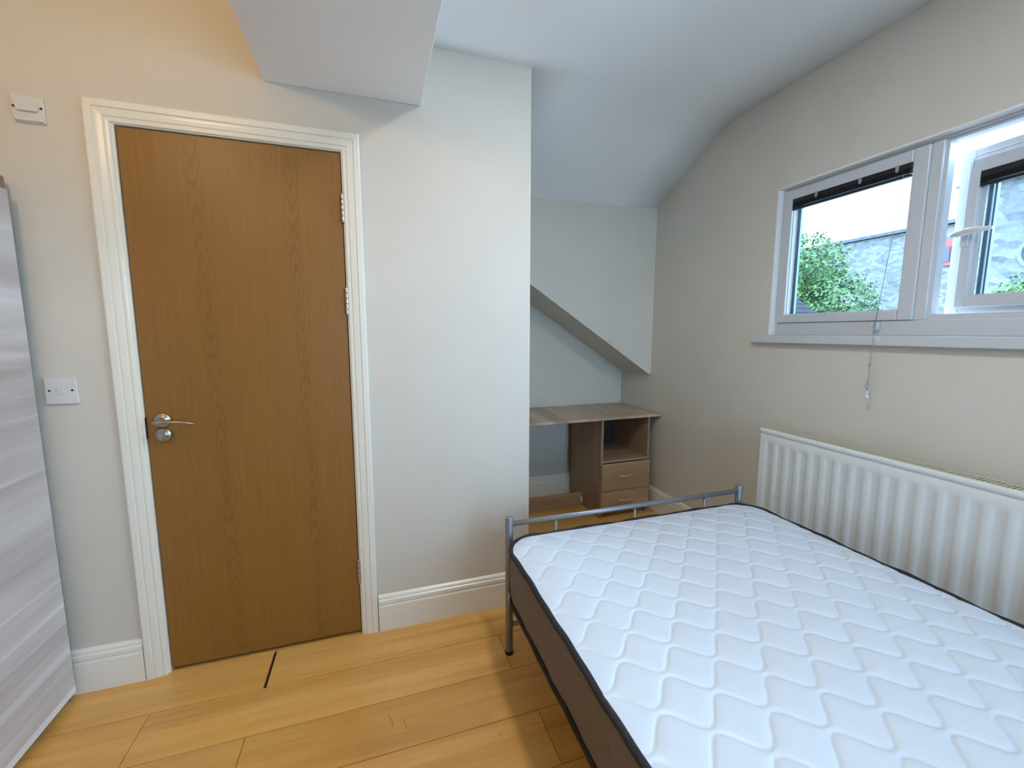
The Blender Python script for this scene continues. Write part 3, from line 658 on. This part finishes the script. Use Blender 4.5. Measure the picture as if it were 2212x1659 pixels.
def border(off, n=10, m_len=90, m_w=60):
    """points around the rounded rectangle, grown by off"""
    P = []; hx_, hy_ = hw-MR, hl-MR; r = MR+off
    for cx_, cy_, a0 in ((hx_, hy_, 0), (-hx_, hy_, 90), (-hx_, -hy_, 180), (hx_, -hy_, 270)):
        for k in range(n+1):
            a = math.radians(a0+90*k/n); P.append((cx_+r*math.cos(a), cy_+r*math.sin(a)))
        nxt = {0: m_w, 90: m_len, 180: m_w, 270: m_len}[a0]; q = P[-1]
        e = {0: (-hx_, hy_+r), 90: (-hx_-r, -hy_), 180: (hx_, -hy_-r), 270: (hx_+r, hy_)}[a0]
        for k in range(1, nxt): P.append((q[0]+(e[0]-q[0])*k/nxt, q[1]+(e[1]-q[1])*k/nxt))
    return P
B0 = border(0); nb = len(B0); lev = [(-.012, ZB-.012), (-.004, ZB), (.000, ZB+.02), (.004, ZB+.08), (.005, ZB+.13), (.000, ZT-.012), (-.004, ZT)]
vs = []
for o_, z in lev:
    for i, (x, y) in enumerate(border(o_)):
        wv = .0016*math.sin(i*.55)+.001*math.sin(i*1.7+z*40); vs.append((x+cxm+wv, y+cym+wv*.5, z))
fs = [(i*nb+j, i*nb+(j+1) % nb, (i+1)*nb+(j+1) % nb, (i+1)*nb+j) for i in range(len(lev)-1) for j in range(nb)]
mpart(MB().add(vs, fs, True).build('border_panel', 'border'))
mpart(MB().add([(x+cxm, y+cym, ZB-.012) for x, y in border(-.012)], [tuple(range(nb))]).build('underside', 'border'))
for z, r in ((ZT+.002, .0095), (ZB-.001, .0075)):
    path = [(x+cxm, y+cym, z+.0022*math.sin(i*.37)+.0015*math.sin(i*.91+1)) for i, (x, y) in enumerate(border(.001))]
    mpart(MB().tube(path, r, 8, closed=True).build('piping', 'piping'))

# ================================================================== OUTSIDE
struct(MB().box((-80, -80, -3.4), (90, 90, -3.0)).build('ground', 'ground'), 'pale grey yard ground far below the window', 'ground')
# stone building behind the tree
sb = empty('stone_building', (30, 16, -3)); tag(sb, 'long grey stone building with slate roof edge and red windows', 'building')
def op(mb, name, mat, parent, loc, bevel=0):
    o = mb.build(name, mat, None, bevel=bevel); o.data.transform(Matrix.Translation((-loc[0], -loc[1], -loc[2]))); o.parent = parent; return o
L = (30, 16, -3)
op(MB().box((30, 9, -3), (38, 34, 7.15)), 'wall', 'stone', sb, L)
op(MB().prism([(29.7, 7.15), (34, 8.0), (38.3, 7.15), (38.3, 7.32), (34, 8.2), (29.7, 7.34)], 1, 8.7, 34.3), 'roof', 'slate', sb, L)
for yc in (15.1, 11.5):
    f = op(MB().box((29.9, yc-.6, 4.95), (30.02, yc+.6, 6.35)), 'window', 'red_paint', sb, L)
    op(MB().box((29.86, yc-.5, 5.15), (29.91, yc-.03, 5.95)).box((29.86, yc+.03, 5.15), (29.91, yc+.5, 5.95)), 'pane', 'winglass_dark', f, L)
# rendered stone house seen through the open casement
gb = empty('stone_house', (16, 5, -3)); tag(gb, 'pale stone house with round window seen through the right casement', 'building')
L = (16, 5, -3)
op(MB().box((16, 0, -3), (22, 7.62, 5.42)), 'wall', 'stone', gb, L)
op(MB().prism([(15.75, 5.42), (15.75, 5.55), (19, 7.4), (22.3, 5.55), (22.3, 5.42)], 1, -.2, 7.75), 'roof', 'slate', gb, L)
op(MB().tube([(15.68, 7.95, 5.36), (15.68, -.2, 5.36)], .07, 10), 'gutter', 'white_paint', gb, L)
for y in (7.3, 6.9, 6.5): op(MB().box((15.72, y-.03, 5.22), (16.0, y+.03, 5.42)), 'rafter_foot', 'white_paint', gb, L)
rw = op(MB().lathe([(.39, 15.92), (.47, 15.92), (.47, 16.02), (.39, 16.02)], (0, 6.22, 3.35), 0, 32, True), 'round_window', 'white_paint', gb, L)
op(MB().lathe([(.40, 15.96), (.40, 16.01)], (0, 6.22, 3.35), 0, 32), 'pane', 'winglass_dark', rw, L)
# neighbouring tiled roof, lower left
nr = empty('tiled_roof', (6.5, 6.2, 1)); tag(nr, 'dark grey tiled roof slope at the lower corner of the left pane', 'roof')
L = (6.5, 6.2, 1); cs = math.cos(.61); sn = math.sin(.61)
for k in range(16):
    a = k*.16; y, z = 5.0+a*cs, 1.015+a*sn
    op(MB().prism([(y, z), (y, z+.028), (y+.19*cs, z+.19*sn+.010), (y+.19*cs, z+.19*sn-.015)], 0, 5.0, 8.0), 'tile_course', 'rooftile', nr, L)
op(MB().box((5.1, 5.15, -3), (7.85, 7.3, 1.05)), 'wall', 'stone', nr, L)
op(MB().prism([(5.1, 1.0), (7.3, 1.0), (7.3, 2.52)], 0, 5.1, 7.85), 'gable', 'stone', nr, L)
# tree
def tree(loc, blobs, nleaf, size, label):
    t = empty('leafy_tree', loc); tag(t, label, 'tree', 'trees outside the window')
    tk = MB(); ctr = Vector(blobs[0][0])
    tk.tube([(0, 0, 0), (.1, .05, 2.0), (0, .1, ctr.z)], [.28, .2, .10], 10)
    for c, r in blobs: tk.tube([(0.05, .05, max(1.5, c[2]*.55)), (c[0]*.5, c[1]*.5, c[2]*.8), tuple(c)], [.10, .07, .02], 7)
    tk.build('trunk', 'trunk', t)
    wts = np.array([r**2 for c, r in blobs]); wts = wts/wts.sum(); vs = []; fs = []
    for c, r in blobs:
        n = int(nleaf*r*r/sum(q*q for _, q in blobs)); dirs = rng.normal(size=(n, 3)); dirs /= np.linalg.norm(dirs, axis=1)[:, None]
        rad = r*(.70+.32*rng.random(n)**.7)*(1+.10*np.sin(dirs[:, 0]*9+dirs[:, 2]*7)); pos = np.array(c)+dirs*rad[:, None]*np.array([1, 1, .92])
        for p, d in zip(pos, dirs):
            nrm = Vector(d+rng.normal(size=3)*.6).normalized(); u = nrm.cross(Vector(rng.normal(size=3))).normalized(); v_ = nrm.cross(u)
            s = size*(.6+.8*rng.random()); k = len(vs); P = Vector(p)
            vs += [P-u*s, P-v_*s*.5+nrm*s*.12, P+u*s, P+v_*s*.5+nrm*s*.12]; fs.append((k, k+1, k+2, k+3))
    me = bpy.data.meshes.new('foliage'); me.from_pydata([tuple(p) for p in vs], [], fs); me.update()
    o = link('foliage', me, 'leaf', t); o['kind'] = 'stuff'; return t
tree((18, 15.4, -3), [((0, .6, 5.8), 3.0), ((-.4, -1.5, 7.0), 1.6), ((.2, .7, 8.0), 1.4), ((0, -2.7, 5.4), 1.45), ((-.3, -3.2, 3.8), 1.5), ((-.8, 0, 3.2), 2.2), ((.2, 2.6, 7.2), 2.0), ((-.6, -.4, 6.1), 2.0), ((-.4, -3.7, 2.4), 1.4), ((-.3, 3.0, 4.6), 2.2)], 42000, .085,
     'bushy green tree in front of the stone building')
tree((13.5, 6.05, -3), [((0, -.5, 4.2), 1.1), ((.2, -.9, 5.0), .8), ((-.2, .2, 3.3), 1.0)], 6000, .065,
     'small yellow green tree at the lower right of the open casement')
